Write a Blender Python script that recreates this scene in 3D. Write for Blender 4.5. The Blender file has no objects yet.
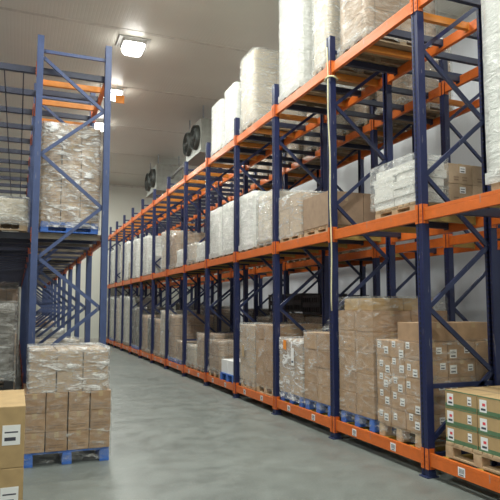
import bpy, bmesh, math, random
from mathutils import Vector, Matrix, noise
random.seed(7)
C = bpy.context.scene.collection
PI = math.pi

# ------------------------------------------------------------------ materials
def newmat(name):
    m = bpy.data.materials.new(name); m.use_nodes = True
    nt = m.node_tree; b = nt.nodes['Principled BSDF']
    return m, nt, b
def N(nt, t, **kw):
    n = nt.nodes.new(t)
    for k, v in kw.items(): setattr(n, k, v)
    return n
def L(nt, a, b): nt.links.new(a, b)
def math_(nt, op, a, b=None, c=None):
    n = N(nt, 'ShaderNodeMath', operation=op)
    for i, v in enumerate((a, b, c)):
        if v is None: continue
        if isinstance(v, (int, float)): n.inputs[i].default_value = v
        else: L(nt, v, n.inputs[i])
    return n.outputs[0]
def ramp(nt, fac, stops):
    r = N(nt, 'ShaderNodeValToRGB'); L(nt, fac, r.inputs[0])
    e = r.color_ramp.elements
    while len(e) < len(stops): e.new(0.5)
    for k, (p, c) in enumerate(stops):
        e[k].position = p; e[k].color = (*c, 1) if len(c) == 3 else c
    return r.outputs[0]
def noise_tex(nt, scale, detail=4, vec=None, rough=.5, dist=0):
    n = N(nt, 'ShaderNodeTexNoise'); n.inputs['Scale'].default_value = scale
    n.inputs['Detail'].default_value = detail; n.inputs['Roughness'].default_value = rough
    n.inputs['Distortion'].default_value = dist
    if vec is not None: L(nt, vec, n.inputs['Vector'])
    return n.outputs['Fac']
def objco(nt): return N(nt, 'ShaderNodeTexCoord').outputs['Object']
def mapping(nt, vec, sc=(1,1,1)):
    m = N(nt, 'ShaderNodeMapping'); L(nt, vec, m.inputs[0]); m.inputs['Scale'].default_value = sc
    return m.outputs[0]
def bump(nt, b, h, s=.2, d=.01):
    n = N(nt, 'ShaderNodeBump'); n.inputs['Strength'].default_value = s; n.inputs['Distance'].default_value = d
    L(nt, h, n.inputs['Height']); L(nt, n.outputs[0], b.inputs['Normal'])
def mixc(nt, fac, a, b, mode='MIX'):
    n = N(nt, 'ShaderNodeMix', data_type='RGBA', blend_type=mode)
    if isinstance(fac, (int, float)): n.inputs[0].default_value = fac
    else: L(nt, fac, n.inputs[0])
    for i, v in ((6, a), (7, b)):
        if isinstance(v, tuple): n.inputs[i].default_value = (*v, 1)
        else: L(nt, v, n.inputs[i])
    return n.outputs[2]

def simple(name, col, rough=.5, metal=0, var=.15, scale=6, bumps=0):
    m, nt, b = newmat(name)
    f = noise_tex(nt, scale, 5, objco(nt))
    a = tuple(c*(1-var) for c in col); c2 = tuple(min(1, c*(1+var)) for c in col)
    L(nt, ramp(nt, f, [(.3, a), (.7, c2)]), b.inputs['Base Color'])
    b.inputs['Roughness'].default_value = rough; b.inputs['Metallic'].default_value = metal
    if bumps: bump(nt, b, noise_tex(nt, scale*8, 3, objco(nt)), bumps)
    return m

def floor_mat():
    m, nt, b = newmat('concrete_floor'); co = objco(nt)
    f1 = noise_tex(nt, .55, 6, co, .6, .4); f2 = noise_tex(nt, 3.5, 6, co, .6); f3 = noise_tex(nt, 60, 2, co)
    c = ramp(nt, f1, [(.3, (.108, .124, .114)), (.7, (.165, .184, .170))])
    c = mixc(nt, .25, c, ramp(nt, f2, [(.35, (.10, .112, .106)), (.65, (.22, .24, .226))]))
    c = mixc(nt, .1, c, ramp(nt, f3, [(.3, (.08, .08, .08)), (.7, (.4, .4, .4))]))
    L(nt, c, b.inputs['Base Color'])
    L(nt, ramp(nt, f2, [(.3, (.30,)*3), (.7, (.52,)*3)]), b.inputs['Roughness'])
    b.inputs['Specular IOR Level'].default_value = .45
    bump(nt, b, f3, .05)
    return m
def ceiling_mat(name, col, axis='x'):
    m, nt, b = newmat(name); co = objco(nt)
    s = N(nt, 'ShaderNodeSeparateXYZ'); L(nt, co, s.inputs[0])
    ax = s.outputs['X'] if axis == 'x' else s.outputs['Y']
    fr = math_(nt, 'FRACT', math_(nt, 'MULTIPLY', ax, 13.0))
    rib = math_(nt, 'SMOOTH_MIN', math_(nt, 'MULTIPLY', math_(nt, 'ABSOLUTE', math_(nt, 'SUBTRACT', fr, .5)), 6), 1, .3)
    f = noise_tex(nt, .5, 4, co)
    c = ramp(nt, f, [(.3, tuple(k*.93 for k in col)), (.7, tuple(k*1.05 for k in col))])
    L(nt, c, b.inputs['Base Color'])
    b.inputs['Roughness'].default_value = .33; b.inputs['Specular IOR Level'].default_value = .5
    bump(nt, b, rib, .22, .008)
    return m
def steel_mat(name, col, holes=False, var=.12):
    m, nt, b = newmat(name); co = objco(nt)
    f = noise_tex(nt, 7, 6, co, .65)
    c = ramp(nt, f, [(.3, tuple(k*(1-var) for k in col)), (.72, tuple(k*(1+var) for k in col))])
    sc = noise_tex(nt, 35, 3, mapping(nt, co, (1, 1, .15)))
    c = mixc(nt, math_(nt, 'MULTIPLY', math_(nt, 'GREATER_THAN', sc, .70), .5), c, (.25, .24, .24))
    if holes:
        s = N(nt, 'ShaderNodeSeparateXYZ'); L(nt, co, s.inputs[0])
        z = math_(nt, 'LESS_THAN', math_(nt, 'FRACT', math_(nt, 'MULTIPLY', s.outputs['Z'], 20)), .5)
        y = math_(nt, 'LESS_THAN', math_(nt, 'ABSOLUTE', math_(nt, 'SUBTRACT', math_(nt, 'ABSOLUTE', s.outputs['Y']), .026)), .008)
        g = N(nt, 'ShaderNodeNewGeometry')
        h = math_(nt, 'MULTIPLY', z, y)
        c = mixc(nt, h, c, (.012, .012, .02))
    L(nt, c, b.inputs['Base Color'])
    b.inputs['Roughness'].default_value = .38; b.inputs['Specular IOR Level'].default_value = .5
    return m
def carton_mat(name, c1, c2):
    m, nt, b = newmat(name); co = objco(nt)
    oi = N(nt, 'ShaderNodeObjectInfo')
    c = ramp(nt, oi.outputs['Random'], [(0, c1), (1, c2)])
    f = noise_tex(nt, 9, 6, co, .6)
    c = mixc(nt, .35, c, ramp(nt, f, [(.3, tuple(k*.7 for k in c1)), (.7, tuple(k*1.2 for k in c2))]))
    L(nt, c, b.inputs['Base Color']); b.inputs['Roughness'].default_value = .75
    return m
def film_mat(name, lo, hi, tint=(.85, .86, .84), st=(.42, .60, .70)):
    m, nt, b = newmat(name); co = objco(nt)
    w = noise_tex(nt, 5, 6, mapping(nt, co, (1, 1, 3.0)), .65, 1.2)
    w2 = noise_tex(nt, 16, 4, mapping(nt, co, (1.5, 1.5, .6)), .6, .8)
    b.inputs['Base Color'].default_value = (*tint, 1); b.inputs['Roughness'].default_value = .16
    b.inputs['Specular IOR Level'].default_value = .8
    hgt = math_(nt, 'ADD', w, math_(nt, 'MULTIPLY', w2, .5))
    bump(nt, b, hgt, .9, .05)
    tr = N(nt, 'ShaderNodeBsdfTransparent'); mx = N(nt, 'ShaderNodeMixShader')
    tr.inputs[0].default_value = (.97, .97, .96, 1)
    fac = ramp(nt, w, [(st[0], (lo,)*3), (st[1], (lo+(hi-lo)*.3,)*3), (st[2], (hi,)*3)])
    L(nt, fac, mx.inputs[0]); L(nt, tr.outputs[0], mx.inputs[1]); L(nt, b.outputs[0], mx.inputs[2])
    L(nt, mx.outputs[0], nt.nodes['Material Output'].inputs[0])
    return m
def wrapped_mat(name, col, seam, film):
    """cartons seen through several layers of stretch film: seams stay, film whitens and glosses"""
    m, nt, b = newmat(name); co = objco(nt)
    s = N(nt, 'ShaderNodeSeparateXYZ'); L(nt, co, s.inputs[0])
    zz = math_(nt, 'FRACT', math_(nt, 'DIVIDE', s.outputs['Z'], seam))
    hseam = math_(nt, 'LESS_THAN', zz, .05)
    xy = math_(nt, 'FRACT', math_(nt, 'DIVIDE', math_(nt, 'ADD', s.outputs['X'], s.outputs['Y']), seam*1.35))
    vseam = math_(nt, 'LESS_THAN', xy, .03)
    seams = math_(nt, 'MAXIMUM', hseam, vseam)
    f = noise_tex(nt, 3, 4, co)
    base = ramp(nt, f, [(.35, tuple(k*.8 for k in col)), (.65, tuple(min(1, k*1.15) for k in col))])
    base = mixc(nt, math_(nt, 'MULTIPLY', seams, .7), base, tuple(k*.35 for k in col))
    w = noise_tex(nt, 4, 6, mapping(nt, co, (1, 1, 3)), .65, 1.3)
    base = mixc(nt, ramp(nt, w, [(.4, (film*.35,)*3), (.68, (film,)*3)]), base, (.66, .66, .62))
    L(nt, base, b.inputs['Base Color']); b.inputs['Roughness'].default_value = .25
    b.inputs['Specular IOR Level'].default_value = .6
    bump(nt, b, w, .7, .04)
    return m
def emis(name, col, s):
    m, nt, b = newmat(name)
    b.inputs['Base Color'].default_value = (*col, 1); b.inputs['Emission Color'].default_value = (*col, 1)
    b.inputs['Emission Strength'].default_value = s
    return m

M = {}
M['floor'] = floor_mat()
M['ceiling'] = ceiling_mat('ceiling_panel', (.66, .65, .58))
M['wall'] = ceiling_mat('wall_panel', (.70, .70, .62))
M['wallr'] = ceiling_mat('wall_panel_white', (.62, .65, .70), 'y')
M['joint'] = simple('panel_joint', (.58, .56, .50), .4)
M['navy'] = steel_mat('navy_steel_upright', (.014, .021, .078), True)
M['brace'] = steel_mat('navy_steel_brace', (.020, .029, .085))
M['blueL'] = steel_mat('blue_steel_upright', (.048, .074, .18), True)
M['braceL'] = steel_mat('blue_steel_brace', (.055, .082, .19))
M['orange'] = steel_mat('orange_beam_paint', (.62, .135, .020))
M['orangebar'] = steel_mat('orange_bar_paint', (.62, .22, .035))
M['darkbar'] = steel_mat('dark_bar_steel', (.030, .035, .065))
M['ochre'] = steel_mat('ochre_bar_paint', (.40, .27, .08))
M['dullbar'] = steel_mat('dull_bar_steel', (.20, .17, .13))
M['yellow'] = steel_mat('yellow_bar_paint', (.55, .36, .08))
M['zinc'] = simple('zinc_plate', (.35, .36, .38), .35, .7)
M['wood'] = simple('pallet_wood', (.50, .36, .22), .75, 0, .25, 9, .2)
M['duskwood'] = simple('shaded_pallet_wood', (.30, .22, .14), .75, 0, .25, 9, .2)  # pallet wood darkened to paint in the dim gaps under wrapped loads
M['bluewood'] = simple('blue_pallet_paint', (.05, .16, .55), .5, 0, .25, 8, .1)
M['blackplastic'] = simple('black_plastic', (.02, .02, .024), .4)
M['carton'] = carton_mat('brown_cardboard', (.33, .205, .12), (.46, .30, .18))
M['carton_pale'] = carton_mat('pale_cardboard', (.40, .28, .18), (.50, .37, .25))
M['carton_dark'] = carton_mat('dull_cardboard', (.25, .165, .11), (.34, .235, .155))
M['carton_gold'] = carton_mat('golden_cardboard', (.38, .25, .12), (.45, .31, .15))
M['tape'] = simple('parcel_tape', (.50, .37, .22), .25, 0, .1)
M['green'] = simple('green_print', (.10, .19, .10), .5, 0, .15)
M['white'] = simple('white_paper', (.80, .80, .80), .6, 0, .04)
M['ink'] = simple('dark_ink', (.05, .05, .07), .6)
M['red'] = simple('red_print', (.65, .06, .08), .5)
M['orangep'] = simple('orange_paper', (.85, .28, .03), .5)
M['sack'] = carton_mat('white_sack', (.62, .60, .56), (.78, .76, .72))
M['film'] = film_mat('stretch_film_thin', .02, .62)
M['film2'] = film_mat('stretch_film_thick', .16, .85)
M['films'] = film_mat('stretch_film_painted_shine', .10, .95, (.9, .9, .9), (.38, .53, .62))  # whiter, more opaque wrinkles; part of the film's highlights is painted in
M['film3'] = film_mat('stretch_film_layers', .55, .98, (.86, .87, .84))
M['w_white'] = wrapped_mat('wrapped_white', (.72, .72, .64), .30, .85)
M['w_brown'] = wrapped_mat('wrapped_brown', (.34, .225, .14), .28, .22)
M['w_tan'] = wrapped_mat('wrapped_tan', (.46, .37, .26), .33, .38)
M['w_dark'] = wrapped_mat('wrapped_dark', (.08, .07, .065), .22, .15)
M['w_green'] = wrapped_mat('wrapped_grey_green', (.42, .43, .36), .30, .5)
M['lamp'] = emis('lamp_diffuser', (1, .98, .92), 14)
M['lampmetal'] = simple('lamp_housing', (.55, .55, .52), .4, .2)
M['grille'] = simple('fan_grille', (.06, .065, .06), .5, .5)
M['unit'] = simple('cooler_casing', (.30, .31, .28), .45, .2)
M['cord'] = simple('cream_cord', (.72, .68, .42), .6)
M['crate'] = simple('dark_crate', (.035, .032, .035), .5)
M['pipe'] = simple('pipe_lagging', (.25, .26, .25), .6)

# ------------------------------------------------------------------ mesh helpers
class MB:
    def __init__(s): s.v = []; s.f = []; s.mi = []
    def quadbox(s, c8, mi=0):
        n = len(s.v); s.v += [tuple(c) for c in c8]
        for f in ((0,3,2,1), (4,5,6,7), (0,1,5,4), (1,2,6,5), (2,3,7,6), (3,0,4,7)):
            s.f.append(tuple(n+i for i in f)); s.mi.append(mi)
        return s
    def box(s, x0, x1, y0, y1, z0, z1, mi=0):
        return s.quadbox([(x0,y0,z0),(x1,y0,z0),(x1,y1,z0),(x0,y1,z0),(x0,y0,z1),(x1,y0,z1),(x1,y1,z1),(x0,y1,z1)], mi)
    def bar(s, p, q, w, h, mi=0, up=(0,1,0)):
        p = Vector(p); q = Vector(q); d = (q-p).normalized(); u = Vector(up)
        if abs(d.dot(u)) > .95: u = Vector((1,0,0))
        a = d.cross(u).normalized(); b = a.cross(d).normalized(); a *= w/2; b *= h/2
        return s.quadbox([p-a-b, p+a-b, p+a+b, p-a+b, q-a-b, q+a-b, q+a+b, q-a+b], mi)
    def prism(s, poly, z0, z1, mi=0):
        n = len(s.v); k = len(poly)
        s.v += [(x, y, z0) for x, y in poly] + [(x, y, z1) for x, y in poly]
        s.f.append(tuple(n+i for i in reversed(range(k)))); s.mi.append(mi)
        s.f.append(tuple(n+k+i for i in range(k))); s.mi.append(mi)
        for i in range(k):
            j = (i+1) % k; s.f.append((n+i, n+j, n+k+j, n+k+i)); s.mi.append(mi)
        return s
    def ring(s, rings, mi=0, cap=True):
        n = len(s.v); k = len(rings[0])
        for r in rings: s.v += [tuple(p) for p in r]
        for a in range(len(rings)-1):
            for i in range(k):
                j = (i+1) % k
                s.f.append((n+a*k+i, n+a*k+j, n+(a+1)*k+j, n+(a+1)*k+i)); s.mi.append(mi)
        if cap:
            s.f.append(tuple(n+i for i in reversed(range(k)))); s.mi.append(mi)
            m = n+(len(rings)-1)*k; s.f.append(tuple(m+i for i in range(k))); s.mi.append(mi)
        return s
    def mesh(s, name, mats, bevel=0, smooth=False):
        me = bpy.data.meshes.new(name); me.from_pydata(s.v, [], s.f)
        for m in mats: me.materials.append(m)
        for p, mi in zip(me.polygons, s.mi): p.material_index = mi
        bm = bmesh.new(); bm.from_mesh(me)
        bmesh.ops.recalc_face_normals(bm, faces=bm.faces)
        if bevel: bmesh.ops.bevel(bm, geom=list(bm.edges), offset=bevel, segments=2, affect='EDGES', profile=.7)
        bm.to_mesh(me); bm.free()
        if smooth:
            for p in me.polygons: p.use_smooth = True
        return me
def put(name, me, parent=None, loc=(0,0,0), rz=0, label=None, cat=None, group=None, kind=None):
    o = bpy.data.objects.new(name, me); C.objects.link(o)
    if parent: o.parent = parent
    o.location = loc; o.rotation_euler = (0, 0, rz)
    if label: o['label'] = label
    if cat: o['category'] = cat
    if group: o['group'] = group
    if kind: o['kind'] = kind
    return o
def thing(name, label, cat, loc=(0,0,0), rz=0, group=None):
    return put(name, None, None, loc, rz, label, cat, group)
CACHE = {}
def cached(key, fn):
    if key not in CACHE: CACHE[key] = fn()
    return CACHE[key]
ORD = ['nearest', 'second', 'third', 'fourth', 'fifth', 'sixth', 'seventh', 'eighth', 'ninth', 'tenth', 'eleventh', 'twelfth', 'thirteenth', 'fourteenth', 'farthest']

# ------------------------------------------------------------------ room
X0, X1, Y0, Y1, H = -4.2, 8.6, -3.0, 29.3, 7.85
def struct(name, mb, mat, bevel=0): return put(name, mb.mesh(name, [mat] if not isinstance(mat, list) else mat, bevel), kind='structure')
struct('floor', MB().box(X0-.2, X1+.2, Y0-.2, Y1+.2, -.2, 0), M['floor'])
ceil = struct('ceiling', MB().box(X0-.2, X1+.2, Y0-.2, Y1+.2, H, H+.2), M['ceiling'])
struct('wall_back', MB().box(X0-.2, X1+.2, Y1, Y1+.2, 0, H), M['wall'])
struct('wall_front', MB().box(X0-.2, X1+.2, Y0-.2, Y0, 0, H), M['wall'])
struct('wall_left', MB().box(X0-.2, X0, Y0, Y1, 0, H), M['wallr'])
struct('wall_right', MB().box(X1, X1+.2, Y0, Y1, 0, H), M['wallr'])
n = 0
for y in (3.0, 6.2, 9.4, 12.6, 16.0, 19.6, 23.2, 26.6):
    n += 1; struct('trim_%d' % n, MB().box(X0, X1, y-.05, y+.05, H-.008, H+.01), M['joint'])
n += 1; struct('trim_%d' % n, MB().box(X0, X1, Y1-.04, Y1+.01, H-.09, H), M['joint'])
n += 1; struct('trim_%d' % n, MB().box(X1-.06, X1+.01, Y0, Y1, H-.06, H), M['joint'])
struct('baseboard_back', MB().box(X0, X1, Y1-.05, Y1, 0, .2), M['joint'])
struct('baseboard_right', MB().box(X1-.05, X1, Y0, Y1, 0, .2), M['joint'])

# ------------------------------------------------------------------ racks
LV = (.24, 2.69, 4.95); LVN = ('floor', 'middle', 'top'); PITCH = 1.825; DEP = .90
def post_mesh(matk):
    def f():
        # omega upright: web with slots faces the aisle, side flanges, inward lips
        w, d, t = .05, .042, .006
        p = [(-d,-.03),(-d+.006,-.03),(-d+.006,-w+t),(d-t,-w+t),(d-t,-.028),(d-.02,-.028),(d-.02,-.022),(d,-.022),(d,-w),(-d,-w)]
        out = [(-d, -w), (d, -w), (d, -.018), (d-.018, -.018), (d-.018, -.024), (d-t, -.024), (d-t, -w+t), (-d+t, -w+t), (-d+t, -.03),
               (-d+.014, -.024), (-d+.014, .024), (-d+t, .03), (-d+t, w-t), (d-t, w-t), (d-t, .024), (d-.018, .024), (d-.018, .018), (d, .018), (d, w), (-d, w),
               (-d, .032), (-d+.008, .028), (-d+.008, -.028), (-d, -.032)]
        return MB().prism(out, 0.012, 5.34).mesh('post', [M[matk]])
    return cached(('post', matk), f)
def frame(X, Y, rz, pm, bm_, label):
    """origin at the aisle-side post; rear post DEP further along local +x"""
    t = thing('upright_frame', label, 'rack frame', (X, Y, 0), rz, 'upright frames of the pallet racks')
    put('post', post_mesh(pm), t, (0, 0, 0)); put('post', post_mesh(pm), t, (DEP, 0, 0), PI)
    fp = cached('foot', lambda: MB().box(-.07, .07, -.065, .065, 0, .012).box(-.044, .044, -.056, -.0505, .012, .06).box(-.044, .044, .0505, .056, .012, .06).mesh('foot_plate', [M['brace']]))
    put('foot_plate', fp, t); put('foot_plate', fp, t, (DEP, 0, 0))
    def br(p, q):
        key = ('brace', bm_, p, q)
        def f():
            a = Vector((p[0], 0, p[1])); b = Vector((q[0], 0, q[1]))
            m = MB(); m.bar(a, b, .045, .030)
            d = (b-a).normalized()
            for e in (a+d*.02, b-d*.02): m.bar(e-Vector((0,.022,0)), e+Vector((0,.022,0)), .014, .014)
            return m.mesh('brace', [M[bm_]])
        put('brace', cached(key, f), t)
    F, R = .045, DEP-.045
    seq = [(F, .35), (R, 1.0), (F, 1.67), (R, 2.33), (F, 3.04), (R, 3.72), (F, 4.40), (R, 5.05)]
    for a, b in zip(seq, seq[1:]): br(a, b)
    br((F, .20), (R, .20)); br((F, .88), (R, .88)); br((F, 5.14), (R, 5.14))
    return t
def beam(X, yc, z, side, colour, label, tags=0):
    """side -1: aisle is towards -x, +1 towards +x"""
    t = thing('shelf_rail', label, 'rack beam', (X, yc, z-.13), 0 if side < 0 else PI, 'horizontal beams of the pallet racks')
    h = PITCH/2
    body = cached(('beam', colour), lambda: MB().box(-.025, .025, -h+.056, h-.056, 0, .092).box(-.025, .008, -h+.056, h-.056, .092, .13).mesh('profile', [M[colour]], .004))
    put('profile', body, t)
    def con():
        m = MB(); m.box(-.03, .03, -.006, 0, -.03, .17)
        m.box(-.049, -.043, -.006, .040, -.03, .17)
        for z_ in (0, .05, .1): m.box(-.054, -.049, .012, .026, z_, z_+.022)
        return m.mesh('end_connector', [M[colour]])
    c = cached(('con', colour), con)
    def con2():
        m = MB(); m.box(-.03, .03, 0, .006, -.03, .17); m.box(-.049, -.043, -.040, .006, -.03, .17)
        for z_ in (0, .05, .1): m.box(-.054, -.049, -.026, -.012, z_, z_+.022)
        return m.mesh('end_connector', [M[colour]])
    c2 = cached(('con2', colour), con2)
    put('end_connector', c, t, (0, h-.0505, 0)); put('end_connector', c2, t, (0, -h+.0505, 0))
    if tags:
        def lab():
            m = MB(); m.box(-.0275, -.025, -.045, .045, .02, .10)
            for i, w in enumerate((.006, .003, .008, .003, .006, .004, .008)):
                m.box(-.0285, -.0274, -.032+i*.009, -.032+i*.009+w*.7, .045, .088, 1)
            m.box(-.0285, -.0274, -.028, .028, .028, .036, 1)
            return m.mesh('location_label', [M['white'], M['ink']])
        lm = cached('lab', lab)
        for dy in ((-.36, .42)): put('location_label', lm, t, (0, dy, 0), 0, 'white bar code label')
def bar(X, Y, z, colour, label, w=.055, h=.085):
    def f():
        m = MB().box(.0, DEP-.05, -w/2, w/2, -h, -.004)
        m.box(.0005, .006, -w/2-.012, w/2+.012, -.10, -.002); m.box(DEP-.056, DEP-.0505, -w/2-.012, w/2+.012, -.10, -.002)
        return m.mesh('support_bar', [M[colour]], .003)
    return put('support_bar', cached(('bar', colour, w, h), f), None, (X+.025, Y, z), 0, label, 'support bar', 'cross bars between the rack beams')

def rack(xa, xb, y0, nb, side, names, pm, bm_, floor_bars, plan, skipfirst=0):
    """xa = aisle post x, xb = rear post x."""
    name = names
    for k in range(nb+1):
        kk = k-1 if name == 'right rack' else k
        lab = 'blue braced steel upright frame of the %s, %s in view from the camera' % (name, ORD[min(kk, 14)]) if kk >= 0 else 'blue braced steel upright frame ending the right rack, beyond the right edge'
        frame(xa, y0+PITCH*k, 0 if side < 0 else PI, pm, bm_, lab)
    for k in range(nb):
        yc = y0+PITCH*(k+.5)
        for li in range(3):
            if (li, 'f') in plan: beam(xa, yc, LV[li], side, 'orange', 'orange beam, aisle side of the %s, %s level, %s bay' % (name, LVN[li], ORD[k]), li == 0)
            if (li, 'r') in plan: beam(xb, yc, LV[li], -side, 'orange', 'orange beam, far side of the %s, %s level, %s bay' % (name, LVN[li], ORD[k]))
            xm = min(xa, xb)
            cols = plan.get(li)
            if cols and not (li == 0 and k >= floor_bars):
                for i, (dy, ck) in enumerate(cols):
                    bar(xm, y0+PITCH*k+dy, LV[li], ck, '%s support bar %s, %s level, %s bay' % (
                        {'orangebar': 'orange', 'darkbar': 'dark', 'ochre': 'ochre', 'dullbar': 'grey brown', 'yellow': 'yellow'}[ck]
                        + ' ' + ['first', 'second', 'third', 'fourth'][i], 'of the '+name, LVN[li], ORD[k]))
XA, XAr, XB, XBr = 3.85, 4.75, 5.75, 6.65
YR = 3.015
fourA = [(.22, 'orangebar'), (.66, 'darkbar'), (1.12, 'orangebar'), (1.58, 'darkbar')]
fourM = [(.22, 'ochre'), (.66, 'darkbar'), (1.12, 'ochre'), (1.58, 'darkbar')]
rack(XA, XAr, YR, 14, -1, 'right rack', 'navy', 'brace', 4,
     {(0,'f'):1, (0,'r'):1, (1,'f'):1, (1,'r'):1, (2,'f'):1, (2,'r'):1, 0: [(.3, 'yellow'), (.75, 'yellow'), (1.15, 'yellow'), (1.6, 'yellow')], 1: fourM, 2: fourA})
rack(XB, XBr, YR+PITCH, 13, -1, 'rear right rack', 'navy', 'brace', 0,
     {(0,'f'):1, (0,'r'):1, (1,'f'):1, (1,'r'):1, (2,'f'):1, (2,'r'):1, 1: [(.45, 'ochre'), (1.35, 'darkbar')], 2: [(.45, 'orangebar'), (1.35, 'darkbar')]})
YL = 8.1
XL, XLr, XM, XMr = 1.085, .185, -.82, -1.72
rack(XL, XLr, YL, 11, 1, 'left rack', 'blueL', 'braceL', 9,
     {(0,'f'):1, (0,'r'):1, (1,'f'):1, (1,'r'):1, (2,'f'):1, (2,'r'):1,
      0: [(.7, 'dullbar'), (1.2, 'dullbar')],
      1: [(.22, 'dullbar'), (.66, 'darkbar'), (1.12, 'dullbar'), (1.58, 'darkbar')],
      2: [(.12, 'darkbar'), (.55, 'orangebar'), (.95, 'darkbar'), (1.40, 'orangebar')]})
rack(XM, XMr, YL, 11, 1, 'far left rack', 'blueL', 'braceL', 0, {(1,'f'):1, (2,'f'):1})
for k in range(11):
    for li, dys in ((1, (.3, .9, 1.5)), (2, (.14, 1.04))):
        for i, dy in enumerate(dys):
            me = cached('bridge', lambda: MB().box(.03, XLr-XM-.03, -.03, .03, -.09, -.004).box(.0255, .032, -.042, .042, -.10, -.002).box(XLr-XM-.032, XLr-XM-.0255, -.042, .042, -.10, -.002).mesh('support_bar', [M['darkbar']], .003))
            put('support_bar', me, None, (XM, YL+PITCH*k+dy, LV[li]), 0, 'dark cross bar left of the left rack, %s level, %s bay, %s in its bay' % (LVN[li], ORD[k], ORD[i]), 'support bar', 'cross bars left of the left rack')
for i, x in enumerate((-.02, -.26)):
    put('tie_rod', MB().bar((0,0,0), (0, 19.9, 0), .016, .016, up=(0,0,1)).mesh('tie_rod', [M['darkbar']]), None, (x, YL+.05, LV[2]-.0985), 0,
        'thin dark rod under the far left rack top level, %s the aisle' % ('nearer' if i == 0 else 'farther from'), 'rod')

# ------------------------------------------------------------------ loads
def pallet(x0, x1, y0, y1, z, mat, label, detail=True, h=.145, along='x'):
    if detail: x0, x1, y0, y1 = x0+.032, x1-.032, y0+.03, y1-.03
    t = thing('pallet', label, 'pallet', ((x0+x1)/2, (y0+y1)/2, z+.001), 0, 'pallets in the warehouse')
    sx, sy = round(x1-x0, 3), round(y1-y0, 3)
    def deck():
        m = MB(); nb = 7
        if along == 'x':
            st = sx/nb
            for i in range(nb): m.box(-sx/2+i*st+.008, -sx/2+(i+1)*st-.008, -sy/2, sy/2, h-.022, h)
            for yy in (-sy/2+.05, 0, sy/2-.05): m.box(-sx/2, sx/2, yy-.045, yy+.045, h-.042, h-.022)
        else:
            st = sy/nb
            for i in range(nb): m.box(-sx/2, sx/2, -sy/2+i*st+.008, -sy/2+(i+1)*st-.008, h-.022, h)
            for xx in (-sx/2+.05, 0, sx/2-.05): m.box(xx-.045, xx+.045, -sy/2, sy/2, h-.042, h-.022)
        return m.mesh('deck', [M[mat]])
    put('deck', cached(('deck', sx, sy, mat, h, along), deck), t)
    bl = cached(('block', mat, h), lambda: MB().box(-.05, .05, -.05, .05, .018, h-.042).mesh('block', [M[mat]], .003))
    sk = cached(('skid', sx, sy, mat, along), lambda: (MB().box(-sx/2, sx/2, -.05, .05, 0, .018) if along == 'x' else MB().box(-.05, .05, -sy/2, sy/2, 0, .018)).mesh('skid', [M[mat]]))
    for i in (-1, 0, 1):
        put('skid', sk, t, (0, i*(sy/2-.05), 0) if along == 'x' else (i*(sx/2-.05), 0, 0))
        for j in (-1, 0, 1):
            if detail or i*j != 0 or (i == 0 and j != 0) or (j == 0 and i != 0): put('block', bl, t, (i*(sx/2-.05), j*(sy/2-.05), 0))
    return z+.001+h

def carton_mesh(sx, sy, sz, mat, style):
    key = ('carton', round(sx, 3), round(sy, 3), round(sz, 3), mat, style)
    def f():
        m = MB().box(-sx/2, sx/2, -sy/2, sy/2, 0, sz)
        me = m.mesh('tmp', [M[mat]], min(.006, sz*.04))
        b = MB()
        b.v = [tuple(v.co) for v in me.vertices]; b.f = [tuple(p.vertices) for p in me.polygons]; b.mi = [0]*len(b.f)
        e = .0012
        # tape: along the top seam and down two ends
        if style != 'sack':
            b.box(-.024, .024, -sy/2-e, sy/2+e, sz-.001, sz+e*.8, 1)
            for s in (-1, 1): b.box(-.024, .024, s*(sy/2+e*.2)-e, s*(sy/2+e*.2)+e*.8, sz*.72, sz+e*.8, 1)
        if style == 'green':
            for s in (-1, 1):
                for za, zb in ((.0, .25), (.92, 1.0)):
                    b.box(s*(sx/2)-e, s*(sx/2)+e, -sy/2+.004, sy/2-.004, sz*za+.002, sz*zb-.002, 2)
                    b.box(-sx/2+.004, sx/2-.004, s*(sy/2)-e, s*(sy/2)+e, sz*za+.002, sz*zb-.002, 2)
        if style == 'print':
            for s in (-1, 1):
                b.box(s*sx*.18-.035, s*sx*.18+.035, -sy/2-e, -sy/2+e, sz*.30, sz*.36, 2)
                b.box(s*sx*.18-.03, s*sx*.18+.03, -sy/2-e, -sy/2+e, sz*.16, sz*.24, 2)
                b.box(-sx/2-e, -sx/2+e, s*sy*.18-.03, s*sy*.18+.03, sz*.2, sz*.3, 2)
        o = b.mesh('carton', [M[mat], M['tape'], M['green'] if style == 'green' else M['carton_dark']])
        return o
    return cached(key, f)
COUNT = [0]
TN = ['bottom tier', 'second tier', 'third tier', 'fourth tier', 'fifth tier', 'sixth tier', 'seventh tier']
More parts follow.
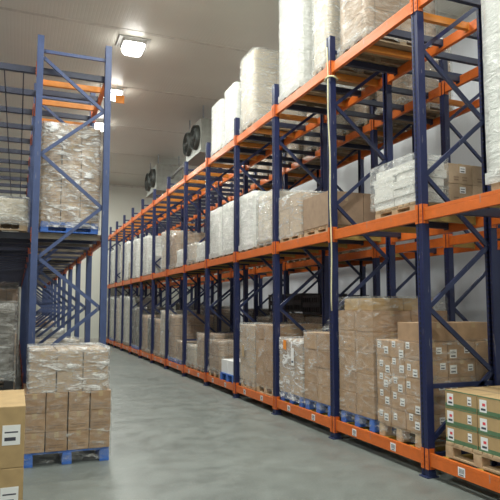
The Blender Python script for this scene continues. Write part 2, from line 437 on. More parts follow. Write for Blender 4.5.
def cartons(x0, x1, y0, y1, z, nx, ny, tiers, h, mat, where, style='plain', tags=None, gap=.011, jit=.003, keep=None, desc='brown cardboard carton', aisle=-1):
    """a stack of single cartons; inner ones that nothing shows are left out below the top tier"""
    sx, sy = (x1-x0)/nx, (y1-y0)/ny
    for t in range(tiers):
        for i in range(nx):
            for j in range(ny):
                inner = 0 < i < nx-1 and 0 < j < ny-1
                if keep and not keep(i, j, t): continue
                if inner and t < tiers-1: continue
                me = carton_mesh(sx-gap, sy-gap, h-.002, mat, style)
                ii = i if aisle < 0 else nx-1-i
                rowd = 'aisle row' if ii == 0 else ('back row' if ii == nx-1 else ('middle row' if nx == 3 else 'inner row %s' % ['', 'two', 'three', 'four'][ii]))
                cold = 'near end' if j == 0 else ('far end' if j == ny-1 else 'mid length')
                o = put('carton', me, None, (x0+sx*(i+.5)+random.uniform(-jit, jit), y0+sy*(j+.5)+random.uniform(-jit, jit), z+h*t), random.uniform(-.004, .004),
                        '%s, %s, %s, %s, %s' % (desc, TN[t], rowd, cold, where), 'box', 'cartons '+where)
                COUNT[0] += 1
                if tags:
                    for tg in tags:
                        side, u0, w_, v0, hh, kind = tg
                        if len(tags) > 3 and random.random() < .25: continue
                        if len(tags) > 3: u0 += random.choice((-.06, 0, .07)); v0 = max(.05, v0+random.choice((-.12, 0, .1)))
                        if side == 'x' and i != 0: continue
                        if side == 'y' and j != 0: continue
                        key = ('tag', side, round(sx,3), round(sy,3), round(h,3), u0, w_, v0, hh, kind)
                        def f():
                            m = MB(); e = .002
                            if side == 'x':
                                cy, q = u0*(sy-gap), -(sx-gap)/2
                                m.box(q-e, q+.0005, cy-w_/2, cy+w_/2, v0*h, v0*h+hh)
                                m.box(q-e*1.5, q-e*.9, cy-w_*.35, cy+w_*.3, v0*h+hh*.15, v0*h+hh*.32, 1)
                                if kind == 'red': m.box(q-e*1.5, q-e*.9, cy-w_*.3, cy+w_*.1, v0*h+hh*.5, v0*h+hh*.72, 2)
                                else: m.box(q-e*1.5, q-e*.9, cy-w_*.35, cy+w_*.35, v0*h+hh*.6, v0*h+hh*.7, 1)
                            else:
                                cx, q = u0*(sx-gap), -(sy-gap)/2
                                m.box(cx-w_/2, cx+w_/2, q-e, q+.0005, v0*h, v0*h+hh)
                                m.box(cx-w_*.35, cx+w_*.3, q-e*1.5, q-e*.9, v0*h+hh*.15, v0*h+hh*.32, 1)
                                m.box(cx-w_*.35, cx+w_*.35, q-e*1.5, q-e*.9, v0*h+hh*.6, v0*h+hh*.7, 2 if kind == 'red' else 1)
                            return m.mesh('label', [M['white'], M['ink'], M['red']])
                        put('label', cached(key, f), o, (0,0,0), 0, 'white paper label')

def film_mesh(x0, x1, y0, y1, z0, ztop, mat, off=.014, amp=.012, seed=0, top=.14, seg=.06):
    """loose crinkled shell round a load, open underneath; ztop may be a function of (u,v) in 0..1"""
    sx, sy = x1-x0+2*off, y1-y0+2*off; r = .03
    zt = ztop if callable(ztop) else (lambda u, v: ztop)
    nx_, ny_ = max(6, int(sx/seg)), max(6, int(sy/seg))
    path = [(i/nx_, 0) for i in range(nx_)] + [(1, i/ny_) for i in range(ny_)] + [(1-i/nx_, 1) for i in range(nx_)] + [(0, 1-i/ny_) for i in range(ny_)]
    hmax = zt(.5, .5)-z0; nz = max(8, int(hmax/seg))
    m = MB(); rings = []
    def pt(u, v, s, shrink):
        uu, vv = .5+(u-.5)*shrink, .5+(v-.5)*shrink
        x, y = (uu-.5)*sx, (vv-.5)*sy
        zz = (zt(uu, vv)-z0)*s
        nv = noise.noise(Vector((x*4+seed, y*4, zz*7)))*amp + noise.noise(Vector((x*14, y*14+seed, zz*16)))*amp*.5
        nv = abs(nv)
        d = Vector((x/sx, y/sy, 0))
        k = Vector((0,0,0))
        if abs(u) < 1e-6: k.x -= 1
        if abs(u-1) < 1e-6: k.x += 1
        if abs(v) < 1e-6: k.y -= 1
        if abs(v-1) < 1e-6: k.y += 1
        if k.length > 1.2: k *= .35; x -= .012*(1 if u > .5 else -1)*shrink; y -= .012*(1 if v > .5 else -1)*shrink
        return (x+k.x*nv*shrink, y+k.y*nv*shrink, zz+(off if s >= 1 else 0)+(nv if shrink < 1 else 0))
    for a in range(nz+1): rings.append([pt(u, v, a/nz, 1) for u, v in path])
    steps = () if top == 0 else (.97, .9, .8) if top < .5 else (.97, .85, .7, .5, .3, .1)
    for sh in steps: rings.append([pt(u, v, 1, sh) for u, v in path])
    m.ring(rings, cap=False)
    if top >= .5: m.f.append(tuple(range(len(m.v)-len(path), len(m.v)))); m.mi.append(0)
    return m.mesh('stretch_film', [M[mat]], 0, True)
def film(x0, x1, y0, y1, z0, ztop, mat, label, seed=0, **kw):
    return put('stretch_film', film_mesh(x0, x1, y0, y1, z0, ztop, mat, seed=seed, **kw), None, ((x0+x1)/2, (y0+y1)/2, z0), 0, label, 'stretch film', 'stretch film round the pallet loads')
def skirt(sx, sy, mat):
    m = MB(); R = []
    n_ = 40
    for z_ in (.03, 0, -.04, -.075):
        ring_ = []
        for i in range(n_):
            a = 2*PI*i/n_; ca, sa = math.cos(a), math.sin(a); k = 1/max(abs(ca), abs(sa))
            zz_ = z_ + (.03*noise.noise(Vector((i*.7, 2, 0))) if z_ < -.05 else 0)
            ring_.append((ca*k*(sx/2+.004), sa*k*(sy/2+.004), zz_))
        R.append(ring_)
    return m.ring(R, cap=False).mesh('film_skirt', [M[mat]])
def wrapped(x0, x1, y0, y1, z0, h, mat, label, seed, lid=True):
    """a load so thickly wrapped or so far that only its bulk shows: goods + film"""
    t = thing('wrapped_load', label, 'wrapped load', ((x0+x1)/2, (y0+y1)/2, z0+.001), 0, 'wrapped loads on the racks')
    rnd = random.Random(seed); dx = rnd.uniform(-.03, .03)
    me = MB()
    s = cached(('goods', round(x1-x0, 2), round(y1-y0, 2), round(h, 2), mat, seed % 5),
               lambda: film_mesh(x0+.02, x1-.02, y0+.02, y1-.02, 0, h-.02, mat, off=0, amp=.01, seed=seed % 5, top=1, seg=.1))
    put('goods', s, t)
    fm = cached(('wfilm', round(x1-x0, 2), round(y1-y0, 2), round(h, 2), mat, seed % 5),
                lambda: film_mesh(x0, x1, y0, y1, 0, h, 'film3' if mat == 'w_white' else ('film' if mat in ('w_brown', 'w_dark') else 'film2'), off=.002, amp=.02, seed=seed % 5, seg=.09))
    put('film', fm, t, (0, 0, 0), 0, 'loose clear stretch film')
    put('film_skirt', cached(('skirt', round(x1-x0, 2), round(y1-y0, 2), mat), lambda: skirt(x1-x0, y1-y0, 'film3' if mat == 'w_white' else 'film2')), t)
    return t
def slot(bay, ab, w=.80):
    y = YR+PITCH*bay + (.09 if ab == 'a' else .93)
    return y, y+w
FX0, FX1 = 3.83, 4.97

# --- floor level, right
z0 = LV[0]
y0, y1 = slot(0, 'b', .86); y0 -= .16; y1 -= .16
zz = pallet(3.86, 5.01, y0-.02, y1+.02, z0, 'wood', 'pale wooden pallet at the right edge on the orange floor beam', along='y')
cartons(3.90, 4.96, y0, y1, zz, 2, 2, 3, .165, 'carton_gold', 'beside the nearest right post', 'green',
        [('x', .33, .085, .12, .11, 'red'), ('x', -.28, .05, .3, .08, 'ink')], desc='carton with green bands', jit=.002)
y0, y1 = slot(1, 'a')
zz = pallet(FX0, FX1, y0, y1, z0, 'wood', 'wooden pallet under the white labelled cartons just behind the nearest post')
cartons(FX0+.02, FX1-.02, y0+.01, y1-.01, zz, 3, 3, 5, .185, 'carton', 'in the labelled load', 'plain',
        [('x', -.25, .075, .18, .08, 'ink'), ('x', .22, .06, .5, .07, 'ink'), ('y', -.26, .09, .2, .09, 'ink'), ('y', .25, .07, .45, .07, 'ink')], desc='small labelled carton')
film(FX0+.02, FX1-.02, y0+.01, y1-.01, zz-.1, lambda u, v: zz+.925+.006+.02*u, 'film', 'clear stretch film round the small labelled cartons near the front', 3, top=0)
put('carton', carton_mesh(.5, .36, .20, 'carton', 'plain'), None, (4.12, y0+.22, zz+.927), .02, 'loose brown carton lying on top of the small labelled cartons', 'box')
put('carton', carton_mesh(.44, .34, .20, 'carton', 'plain'), None, (4.62, y0+.24, zz+.927), -.02, 'loose brown carton on the labelled cartons, behind the other loose one', 'box')
COUNT[0] += 2
y0, y1 = slot(1, 'b')
zz = pallet(FX0, FX1, y0, y1, z0, 'bluewood', 'blue pallet beneath the tall brown wrapped stack in the second bay')
cartons(FX0+.02, FX1-.02, y0+.01, y1-.01, zz, 2, 2, 5, .25, 'carton', 'in the tallest brown floor stack', 'print')
cartons(FX0+.05, FX1-.2, y0+.05, y1-.1, zz+5*.25, 2, 2, 1, .15, 'carton_gold', 'on the tallest brown floor stack', 'plain', desc='shallow tan carton')
film(FX0+.02, FX1-.02, y0+.01, y1-.01, zz-.09, zz+5*.25+.155, 'film', 'crinkled film round the tall brown stack on the blue pallet', 5, top=1)
y0, y1 = slot(2, 'a')
zz = pallet(FX0, FX1, y0, y1, z0, 'bluewood', 'blue pallet in the third bay beside the post with the hanging cord')
cartons(FX0+.02, FX1-.02, y0+.01, y1-.01, zz, 2, 2, 4, .235, 'carton', 'in third bay near stack', 'plain')
put('carton', carton_mesh(.50, .38, .22, 'carton', 'plain'), None, (4.56, y0+.25, zz+4*.235), 0, 'extra brown carton atop the near stack of the third bay', 'box')
film(FX0+.02, FX1-.02, y0+.01, y1-.01, zz-.09, lambda u, v: zz+4*.235+.008+.25*min(1, max(0, (u-.28)*6)), 'film', 'film pulled sloping over the near stack in the third bay', 8, top=1)
y0, y1 = slot(2, 'b')
zz = pallet(FX0, FX1, y0, y1, z0, 'bluewood', 'blue pallet at the far half of the third bay')
cartons(FX0+.02, FX1-.02, y0+.01, y1-.01, zz, 2, 2, 4, .20, 'carton_pale', 'in third bay far stack', 'plain')
fo = film(FX0+.02, FX1-.02, y0+.01, y1-.01, zz-.09, lambda u, v: zz+4*.20+.01, 'films', 'shiny film round the far stack of the third bay with paper notes', 9, top=1)
nt_ = MB().box(-.004, 0, -.05, .05, 0, .14).mesh('note', [M['orangep']])
put('note', nt_, fo, (-(FX1-FX0)/2-.012, .12, .74), 0, 'orange paper note')
put('note', MB().box(-.004, 0, -.04, .04, 0, .26).box(-.0046, -.0039, -.03, .03, .04, .07, 1).mesh('note', [M['white'], M['ink']]), fo, (-(FX1-FX0)/2-.012, -.15, .52), 0, 'white paper note')
y0, y1 = slot(3, 'a')
zz = pallet(FX0, FX1, y0, y1, z0, 'wood', 'wooden pallet in the near half of the fourth bay', along='y')
cartons(FX0+.02, FX1-.02, y0+.01, y1-.01, zz, 2, 2, 4, .25, 'carton', 'in fourth bay near stack')
film(FX0+.02, FX1-.02, y0+.01, y1-.01, zz-.06, zz+1.01, 'film', 'clear film round the near stack of the fourth bay', 12)
y0, y1 = slot(3, 'b', .72)
zz = pallet(FX0, FX1, y0, y1, z0, 'wood', 'wooden pallet in the far half of the fourth bay', along='y')
cartons(FX0+.02, FX1-.02, y0+.01, y1-.01, zz, 2, 2, 4, .245, 'carton_pale', 'in fourth bay far stack')
f4 = film(FX0+.02, FX1-.02, y0+.01, y1-.01, zz-.09, zz+.995, 'film2', 'milky film round the far stack of the fourth bay, yellow note', 13, top=1)
put('note', MB().box(-.004, 0, -.05, .05, 0, .2).mesh('note', [M['tape']]), f4, (-(FX1-FX0)/2-.014, .1, .5), 0, 'yellowish paper note')
# fifth bay: low mixed goods
y0, y1 = slot(4, 'a')
zz = pallet(FX0, FX1, y0, y1, z0, 'bluewood', 'blue pallet in the fifth bay with a low load', False)
cartons(FX0+.02, FX1-.1, y0+.02, y1-.02, zz, 1, 2, 1, .26, 'white', 'low in the fifth bay', 'sack', desc='white box')
y0, y1 = slot(4, 'b')
zz = pallet(FX0+.03, FX1-.03, y0+.03, y1-.03, z0, 'wood', 'wooden pallet in the far half of the fifth bay', False)
wrapped(FX0, FX1, y0, y1, zz, .62, 'w_brown', 'low brown wrapped load in the fifth floor bay', 21)
# more distant floor bays
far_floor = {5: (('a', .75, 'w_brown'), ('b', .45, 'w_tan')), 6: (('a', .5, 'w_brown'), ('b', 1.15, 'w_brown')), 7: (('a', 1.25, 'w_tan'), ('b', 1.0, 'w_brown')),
             8: (('a', 1.0, 'w_dark'), ('b', 1.1, 'w_brown')), 9: (('a', 1.35, 'w_dark'), ('b', 1.3, 'w_dark')), 10: (('a', 1.7, 'w_green'), ('b', 1.75, 'w_green')),  # dark load colour here paints in the shade of the far floor bays
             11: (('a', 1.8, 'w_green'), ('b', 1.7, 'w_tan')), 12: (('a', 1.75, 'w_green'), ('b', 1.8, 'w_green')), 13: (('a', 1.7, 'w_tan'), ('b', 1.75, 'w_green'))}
AD = {'w_brown': 'brown', 'w_tan': 'tan', 'w_dark': 'dark', 'w_green': 'grey green', 'w_white': 'white'}
def far(level, table, xa, xb, rack_, y_off=0):
    bo = 1 if rack_.startswith('rear') else 0
    for b, items in table.items():
        for it in items:
            ab, h, mk = it[:3]
            ya, yb = slot(b, ab, it[3] if len(it) > 3 else .8)
            pm_ = 'bluewood' if (level == 0 and b % 3 == 0) else 'duskwood'
            hn = {'a': 'near', 'b': 'far'}[ab]
            zz = pallet(xa+.03, xb-.03, ya+.04, yb-.04, LV[level], pm_,
                        '%s pallet, %s level of the %s, %s bay, %s half' % ('wooden' if pm_ != 'bluewood' else 'blue', LVN[level], rack_, ORD[b-bo], hn), False, .11)
            wrapped(xa+.02, xb-.02, ya+.02, yb-.02, zz, h, mk, '%s film wrapped load, %s level of the %s, %s bay, %s half' % (AD[mk], LVN[level], rack_, ORD[b-bo], hn), b*7+level*3+(ab == 'b'))
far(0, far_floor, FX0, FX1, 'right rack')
# rear right rack, floor
def farB(level, table):
    far(level, table, 5.68, 6.80, 'rear right rack')
farB(0, {2: (('a', 1.0, 'w_brown'),), 3: (('a', 1.2, 'w_brown'), ('b', 1.1, 'w_brown')), 4: (('a', 1.15, 'w_brown'), ('b', 1.2, 'w_brown')),
         5: (('a', 1.2, 'w_brown'), ('b', 1.1, 'w_tan')), 6: (('a', 1.3, 'w_dark'),), 8: (('a', 1.3, 'w_brown'), ('b', 1.4, 'w_dark')), 10: (('a', 1.5, 'w_dark'),)})
def crate(x, y, z, label):
    def f():
        m = MB(); w, d, h, t = .28, .19, .20, .012
        m.box(-w, w, -d, d, 0, t)
        for s in (-1, 1):
            m.box(s*w-t/2, s*w+t/2, -d, d, 0, .05); m.box(s*w-t/2, s*w+t/2, -d, d, h-.05, h)
            m.box(-w, w, s*d-t/2, s*d+t/2, 0, .05); m.box(-w, w, s*d-t/2, s*d+t/2, h-.05, h)
            for i in range(7):
                q = -w+.02+i*(2*w-.04)/6; m.box(q-.015, q+.015, s*d-t/2, s*d+t/2, .05, h-.05)
            for i in range(5):
                q = -d+.02+i*(2*d-.04)/4; m.box(s*w-t/2, s*w+t/2, q-.015, q+.015, .05, h-.05)
            m.box(-w-.008, w+.008, s*d-.01, s*d+.01, h-.012, h+.002); m.box(s*w-.01, s*w+.01, -d, d, h-.012, h+.002)
        return m.mesh('crate', [M['crate']])
    put('crate', cached('crate', f), None, (x, y, z), 0, label, 'crate', 'dark crates on the rear right rack')
cn = 0
for bay, ab, zt in ((3, 'b', 1.1), (4, 'a', 1.15), (4, 'b', 1.2), (5, 'a', 1.2)):
    ya, yb = slot(bay, ab)
    for j in range(2):
        for i in range(2):
            for k in range(2):
                crate(5.98+.58*i, ya+.2+.4*j, LV[0]+.112+zt+.026+.2035*k, 'black slatted crate, rear right rack, %s bay %s half, %s %s %s' % (
                    ORD[bay-1], 'near' if ab == 'a' else 'far', 'upper' if k else 'lower', 'back' if i else 'front', 'far' if j else 'near'))

# --- middle level, right
z0 = LV[1]
y0, y1 = slot(0, 'a', .86)
zz = pallet(3.89, 4.93, y0+.03, y1-.03, z0, 'wood', 'wooden pallet at the right edge on the middle level', False)
wrapped(3.86, 4.96, y0, y1, zz, 1.75, 'w_white', 'tall pale wrapped load at the right edge of the middle level', 31)
y0, y1 = slot(1, 'a')
zz = pallet(FX0, FX1, y0, y1, z0, 'wood', 'wooden pallet under the white sacks on the middle level', along='y', h=.10)
cartons(FX0+.02, FX0+.42, y0+.01, y1-.01, zz, 1, 2, 5, .09, 'sack', 'at the aisle side of middle level', 'sack', desc='white flat sack', jit=.02, gap=.02)
film(FX0+.02, FX0+.42, y0+.01, y1-.01, zz+.004, zz+.47, 'film2', 'milky film round the white sacks on the middle level', 17, off=.035)
cartons(FX0+.46, FX1-.02, y0+.01, y1-.01, zz, 2, 2, 2, .225, 'carton_pale', 'behind the white sacks, middle level', 'print',
        [('y', .1, .08, .55, .07, 'ink')])
y0, y1 = slot(2, 'a')
zz = pallet(FX0, FX1, y0, y1, z0, 'wood', 'wooden pallet under plain brown boxes on the middle level', along='y', h=.10)
cartons(FX0+.02, FX1-.02, y0+.01, y1-.01, zz, 2, 1, 1, .46, 'carton_dark', 'middle level behind hanging cord', desc='large plain brown box')
y0, y1 = slot(2, 'b')
zz = pallet(FX0, FX1, y0, y1, z0, 'wood', 'wooden pallet in the far half of the third bay, middle level', along='y', h=.10)
cartons(FX0+.02, FX1-.02, y0+.01, y1-.01, zz, 2, 2, 3, .20, 'carton_pale', 'middle level third bay', desc='grey brown carton')
film(FX0+.02, FX1-.02, y0+.01, y1-.01, zz-.05, zz+.61, 'film2', 'milky film round the cartons in third bay, middle level', 18)
far(1, {3: (('a', .82, 'w_tan'), ('b', .95, 'w_white')), 4: (('a', .95, 'w_white'), ('b', .95, 'w_white')), 5: (('a', .35, 'w_white'), ('b', .4, 'w_tan')),
        6: (('a', .35, 'w_white'), ('b', .9, 'w_brown')), 7: (('a', 1.05, 'w_tan'),), 8: (('a', .5, 'w_white'), ('b', 1.2, 'w_white')), 9: (('b', 1.3, 'w_white'),),
        10: (('a', .6, 'w_tan'), ('b', 1.4, 'w_white')), 11: (('a', 1.4, 'w_tan'),), 12: (('a', 1.5, 'w_white'), ('b', 1.4, 'w_white')), 13: (('b', 1.5, 'w_white'),)}, FX0, FX1, 'right rack')
farB(1, {3: (('b', .9, 'w_tan'),), 4: (('a', 1.0, 'w_tan'), ('b', .9, 'w_white')), 5: (('b', .8, 'w_brown'),), 7: (('a', .9, 'w_tan'),)})
# --- top level, right
far(2, {1: (('b', 1.75, 'w_brown', .74),), 2: (('a', 1.85, 'w_tan', .5), ('b', 1.9, 'w_white')), 3: (('b', 1.35, 'w_tan', .78),), 4: (('a', 1.05, 'w_white', .7), ('b', 1.0, 'w_white', .72))},
    FX0, FX1, 'right rack')

far(2, {2: (('b', 1.2, 'w_brown'),), 3: (('a', 1.3, 'w_brown'), ('b', 1.2, 'w_tan')), 4: (('a', 1.3, 'w_brown'), ('b', 1.2, 'w_brown')), 5: (('a', 1.1, 'w_brown'), ('b', 1.2, 'w_brown')),
        6: (('a', 1.2, 'w_tan'), ('b', 1.2, 'w_brown')), 7: (('a', 1.1, 'w_brown'),)}, 5.68, 6.80, 'rear right rack')
for k in range(1, 12):
    for i, dy in enumerate((.35, .95, 1.5)):
        me = cached('gapbar', lambda: MB().box(.03, XB-XAr-.03, -.028, .028, -.08, -.004).box(.0255, .032, -.04, .04, -.10, -.002).box(XB-XAr-.032, XB-XAr-.0255, -.04, .04, -.10, -.002).mesh('support_bar', [M['darkbar']], .003))
        put('support_bar', me, None, (XAr, YR+PITCH*k+dy, LV[2]), 0, 'dark cross bar bridging the two right racks, top level, %s bay, %s in its bay' % (ORD[k], ORD[i]), 'support bar', 'cross bars bridging the right racks')
# --- left side
# pallet of cartons standing on the floor in front of the left rack
lx0, lx1, ly0, ly1 = .07, 1.02, 6.62, 7.6
zz = pallet(lx0, lx1, ly0, ly1, 0, 'bluewood', 'blue pallet on the floor in front of the left rack', along='y')
cartons(lx0+.02, lx1-.02, ly0+.02, ly1-.02, zz, 4, 2, 3, .205, 'carton', 'lower part of left floor load', 'print', desc='brown carton', aisle=1)
cartons(lx0+.07, lx1-.05, ly0+.04, ly1-.04, zz+3*.205, 3, 2, 2, .225, 'carton_pale', 'upper part of left floor load', 'plain', desc='pale brown carton', aisle=1)
film(lx0+.07, lx1-.05, ly0+.04, ly1-.04, zz+3*.205+.004, lambda u, v: zz+3*.205+.45+.008, 'films', 'bright crinkled film round the upper cartons on the left floor', 41, top=1)
film(lx0+.02, lx1-.02, ly0+.02, ly1-.02, zz-.11, zz+3*.205-.006, 'film', 'thin clear film round the lower cartons on the left floor', 42, amp=.006, top=0)
# two large cartons at the lower left corner
bz = pallet(-.83, .09, 4.55, 5.5, 0, 'wood', 'wooden pallet at the lower left corner under large cartons', along='y', h=.10)
for k in range(2):
    c = put('carton', carton_mesh(.90, .92, .43, 'carton_gold', 'plain'), None, (-.37, 5.03, bz+.432*k), 0,
            'large golden brown carton at the lower left corner, %s of two' % ('upper' if k else 'lower'), 'box')
    me = MB().box(-.06, .06, -.4625, -.459, .16, .30).box(-.045, .03, -.4632, -.4624, .19, .215, 1).box(-.045, .045, -.4632, -.4624, .245, .255, 1).mesh('label', [M['white'], M['ink']])
    put('label', me, c, (.36, 0, 0), 0, 'white paper label')
# dark pallet with wrapped load, left edge
zz = pallet(-.96, -.02, 7.09, 7.96, 0, 'wood', 'wooden pallet on the floor at the left edge behind the large cartons', False)
wrapped(-.98, .0, 7.07, 7.98, zz, .605, 'w_brown', 'lower wrapped load at the left edge under the black pallet', 51)
zz = pallet(-1.0, .02, 7.05, 8.0, zz+.62, 'blackplastic', 'black plastic pallet on top of the lower wrapped load at left', True, .17)
wrapped(-.98, .0, 7.07, 7.98, zz, .80, 'w_dark', 'shiny dark wrapped load at left edge on the black pallet', 52)
# left rack loads
def farL(level, table, xa, xb, rack_):
    for (b, ya, yb, h, mk) in table:
        a_, b_ = YL+PITCH*b+ya, YL+PITCH*b+yb
        zz = pallet(xa+(.03 if mk else 0), xb-(.03 if mk else 0), a_+(.03 if mk else 0), b_-(.03 if mk else 0), LV[level], 'bluewood' if not mk else 'duskwood', 'pallet, %s level of the %s, %s bay, %s half' % (LVN[level], rack_, ORD[b], 'near' if ya < .5 else 'far'), not mk)
        if mk: wrapped(xa+.01, xb-.01, a_+.01, b_-.01, zz, h, mk, '%s wrapped load, %s level, %s, %s bay, %s half' % (AD[mk], LVN[level], rack_, ORD[b], 'near' if ya < .5 else 'far'), b*5+level+60)
        else: yield a_, b_, zz
for a_, b_, zz in farL(1, [(0, .1, 1.1, 0, None)], .225, 1.045, 'left rack'):
    cartons(.25, 1.02, a_+.02, b_-.02, zz, 3, 2, 5, .27, 'carton_pale', 'high on the left rack', 'print', desc='pale brown carton', aisle=1)
    film(.25, 1.02, a_+.02, b_-.02, zz-.08, zz+1.36, 'films', 'bright crinkled film round the high cartons on the left rack', 44, top=1)
list(farL(1, [(2, .1, 1.1, 1.2, 'w_brown'), (4, .1, 1.1, 1.0, 'w_tan')], .225, 1.045, 'left rack'))
list(farL(0, [(0, .5, 1.5, .55, 'w_brown'), (1, .3, 1.3, .75, 'w_tan'), (3, .3, 1.3, .8, 'w_white'), (5, .3, 1.3, .9, 'w_brown'), (7, .3, 1.3, 1.0, 'w_tan')], .235, 1.035, 'left rack'))
list(farL(1, [(0, .1, 1.1, .30, 'w_tan'), (1, .3, 1.3, .5, 'w_white')], -.70, .12, 'bars beside left rack'))
for (b, h, mk) in ((0, 1.2, 'w_brown'), (1, 1.6, 'w_dark'), (2, 1.9, 'w_brown'), (3, 2.1, 'w_dark'), (5, 2.1, 'w_brown')):
    a_ = YL+PITCH*b+.35
    zz = pallet(-.69, .01, a_+.03, a_+1.07, 0, 'wood', 'pallet on the floor left of the left rack, %s bay' % ORD[b], False)
    wrapped(-.70, .02, a_+.02, a_+1.08, zz, h, mk, '%s wrapped load on the floor left of the left rack, %s bay' % (AD[mk], ORD[b]), b+80)

# ------------------------------------------------------------------ cord on the second post
def tube(pts, r, k=6):
    rings = []
    for i, p in enumerate(pts):
        p = Vector(p); d = (Vector(pts[min(i+1, len(pts)-1)])-Vector(pts[max(i-1, 0)])).normalized()
        a = d.cross(Vector((.3, .9, .1))).normalized(); b = d.cross(a)
        rings.append([p+a*math.cos(2*PI*j/k)*r+b*math.sin(2*PI*j/k)*r for j in range(k)])
    return MB().ring(rings)
yp = YR+2*PITCH
pts = [(-.072+.006*math.sin(i*.7), -.015-.055*(i/26)-.02*math.sin(i/26*PI), 5.18-i*(3.55/26)) for i in range(27)]
cd = put('cord', tube(pts, .009).mesh('cord', [M['cord']], 0, True), None, (XA, yp, 0), 0, 'cream cord hanging down the front of the second visible right post', 'cord')
ring = [(.082*math.cos(a), .095*math.sin(a), .012*math.sin(a*2)) for a in [2*PI*i/20 for i in range(21)]]
put('knot_loop', tube(ring, .012).mesh('knot_loop', [M['cord']], 0, True), cd, (0, 0, 4.75))

# ------------------------------------------------------------------ lamps
def lamp(x, y, label, power):
    t = thing('ceiling_lamp', label, 'lamp', (x, y, H), 0, 'square ceiling lamps')
    put('mounting_plate', cached('lplate', lambda: MB().box(-.36, .36, -.3, .3, -.03, 0).mesh('mounting_plate', [M['lampmetal']], .006)), t)
    def hs():
        def rr(s, z): return [(s*x_, s*y_, z) for x_, y_ in [(-.9,-1),(.9,-1),(1,-.9),(1,.9),(.9,1),(-.9,1),(-1,.9),(-1,-.9)]]
        return MB().ring([rr(.27, -.03), rr(.25, -.10)]).mesh('housing', [M['lampmetal']])
    put('housing', cached('lhouse', hs), t)
    def df():
        def rr(s, z): return [(s*x_, s*y_, z) for x_, y_ in [(-.75,-1),(.75,-1),(1,-.75),(1,.75),(.75,1),(-.75,1),(-1,.75),(-1,-.75)]]
        return MB().ring([rr(.24, -.10), rr(.235, -.18), rr(.20, -.25), rr(.12, -.29)]).mesh('diffuser', [M['lamp']], 0, True)
    put('diffuser', cached('ldiff', df), t, (0,0,0), 0, 'glowing white diffuser')
    ld = bpy.data.lights.new('lamp_light', 'AREA'); ld.shape = 'DISK'; ld.size = .36; ld.energy = power; ld.color = (.97, 1, .93)
    lo = bpy.data.objects.new('lamp_light', ld); C.objects.link(lo); lo.location = (x, y, H-.31)
P = 150
for i, y in enumerate((.55, 3.70, 6.85, 10.0, 13.15, 16.3, 19.45, 22.6, 25.75)):
    vis = {4: 'nearest visible', 5: 'second visible', 6: 'third visible'}
    lamp(2.32, y, '%s glowing square ceiling lamp over the aisle' % vis.get(i, ORD[i]+' in the full row,'), P)
for i, y in enumerate((2.5, 7.5, 12.5, 17.5, 22.5)):
    lamp(7.6, y, 'glowing square ceiling lamp beside the right wall, %s along' % ORD[i], P*.22)
for i, y in enumerate((.5, 5.5)):  # unseen lamps added to give highlights on the left side
    lamp(-2.0, y, 'added unseen lamp left of the camera for highlights, %s one' % ORD[i], P*.8)

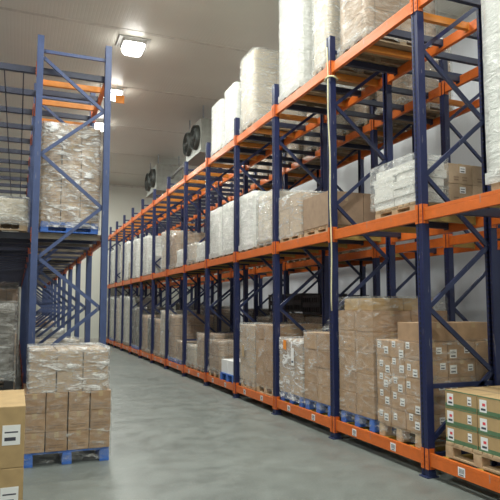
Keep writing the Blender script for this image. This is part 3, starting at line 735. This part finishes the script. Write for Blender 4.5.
# ------------------------------------------------------------------ coolers
def cooler(y, label):
    t = thing('cooling_unit', label, 'cooler', (5.0, y, 6.42), 0, 'ceiling hung fan coolers')
    def case():
        m = MB(); m.prism([(0, 0), (1.05, 0), (1.05, 1.7), (0, 1.7)], 0, 1.0)
        return m.mesh('casing', [M['unit']], .015)
    put('casing', cached('case', case), t)
    put('drip_tray', cached('tray', lambda: MB().box(-.05, 1.1, -.03, 1.73, -.07, -.005).mesh('drip_tray', [M['unit']], .01)), t)
    for fy in (.44, 1.26):
        def cowl():
            R = []
            for x_, r in ((0, .48), (-.16, .46), (-.16, .43), (-.02, .41)):
                R.append([(x_, r*math.cos(a), r*math.sin(a)) for a in [2*PI*i/28 for i in range(28)]])
            m = MB(); m.ring(R, cap=False); m.v += []
            return m.mesh('fan_cowl', [M['grille']], 0, True)
        c = put('fan_cowl', cached('cowl', cowl), t, (0, fy, .5))
        c.scale = (.8, .8, .8)
        def blades():
            m = MB()
            for k in range(5):
                a = 2*PI*k/5; ca, sa = math.cos(a), math.sin(a); cb, sb = math.cos(a+.7), math.sin(a+.7)
                m.quadbox([(-.06, .08*ca, .08*sa), (-.03, .08*cb, .08*sb), (-.02, .39*cb, .39*sb), (-.10, .39*ca, .39*sa),
                           (-.067, .08*ca, .08*sa), (-.037, .08*cb, .08*sb), (-.027, .39*cb, .39*sb), (-.107, .39*ca, .39*sa)])
            m.ring([[(x_, .09*math.cos(b), .09*math.sin(b)) for b in [2*PI*i/12 for i in range(12)]] for x_ in (-.02, -.12)])
            return m.mesh('fan_blades', [M['grille']])
        put('fan_blades', cached('blades', blades), c)
        def guard():
            m = MB()
            for r in (.1, .18, .26, .34, .42):
                p = [(-.165, r*math.cos(b), r*math.sin(b)) for b in [2*PI*i/24 for i in range(25)]]
                rings = []
                for q in p:
                    v = Vector((0, q[1], q[2])).normalized()
                    rings.append([Vector(q)+v*.005, Vector(q)+Vector((-.006, 0, 0)), Vector(q)-v*.005, Vector(q)+Vector((.006, 0, 0))])
                m.ring(rings, cap=False)
            for k in range(4):
                a = PI*k/4; m.bar((-.16, .45*math.cos(a), .45*math.sin(a)), (-.16, -.45*math.cos(a), -.45*math.sin(a)), .008, .008, up=(1,0,0))
            return m.mesh('fan_guard', [M['grille']])
        put('fan_guard', cached('guard', guard), c)
    rod = cached('rod', lambda: MB().box(-.02, .02, -.02, .02, 1.0, 1.42).mesh('hanger', [M['zinc']]))
    for hx in (.1, .95):
        for hy in (.1, 1.6): put('hanger', rod, t, (hx, hy, 0))
cooler(16.5, 'grey ceiling cooler with dark fans, the nearer one above the right rack')
cooler(22.6, 'grey ceiling cooler with dark fans, the farther one above the right rack')
pp = MB(); pp = tube([(5.6, 18.23, 6.9), (5.6, 20.2, 6.95), (5.6, 21.5, 6.95), (5.6, 22.58, 6.9)], .06, 10)
put('coolant_pipe', pp.mesh('coolant_pipe', [M['pipe']], 0, True), None, (0,0,0), 0, 'grey lagged pipe running between the two ceiling coolers', 'pipe')
# hanging sign near the lamps
sg = thing('hanging_sign', 'small orange sign hanging from the ceiling beside the lamps', 'sign', (2.42, 15.6, 7.22))
put('board', MB().box(-.12, .12, -.012, .012, 0, .22).mesh('board', [M['orangep']], .003), sg)
put('wire', MB().box(-.004, .004, -.004, .004, .22, .62).mesh('wire', [M['zinc']]), sg, (-.08, 0, 0)); put('wire', bpy.data.meshes['wire'], sg, (.08, 0, 0))

# ------------------------------------------------------------------ camera, world, view
w = bpy.data.worlds.new('world'); bpy.context.scene.world = w; w.use_nodes = True
w.node_tree.nodes['Background'].inputs[0].default_value = (.5, .52, .55, 1); w.node_tree.nodes['Background'].inputs[1].default_value = .2
cam = bpy.data.cameras.new('camera'); co = bpy.data.objects.new('camera', cam); C.objects.link(co)
FPX, YAW, PITCHA = 580, math.radians(21.8), math.radians(4.9)
cam.sensor_width = 36; cam.sensor_fit = 'HORIZONTAL'; cam.lens = FPX/500*36; cam.shift_y = .016
cam.clip_start = .05; cam.clip_end = 200
co.location = (0, 0, 1.67); co.rotation_euler = (PI/2+PITCHA, 0, -YAW)
sc = bpy.context.scene; sc.camera = co
sc.view_settings.view_transform = 'Standard'; sc.view_settings.look = 'None'
sc.view_settings.exposure = 0.12; sc.view_settings.gamma = 1; sc.view_settings.use_curve_mapping = False
print('cartons', COUNT[0], 'objects', len(bpy.data.objects))
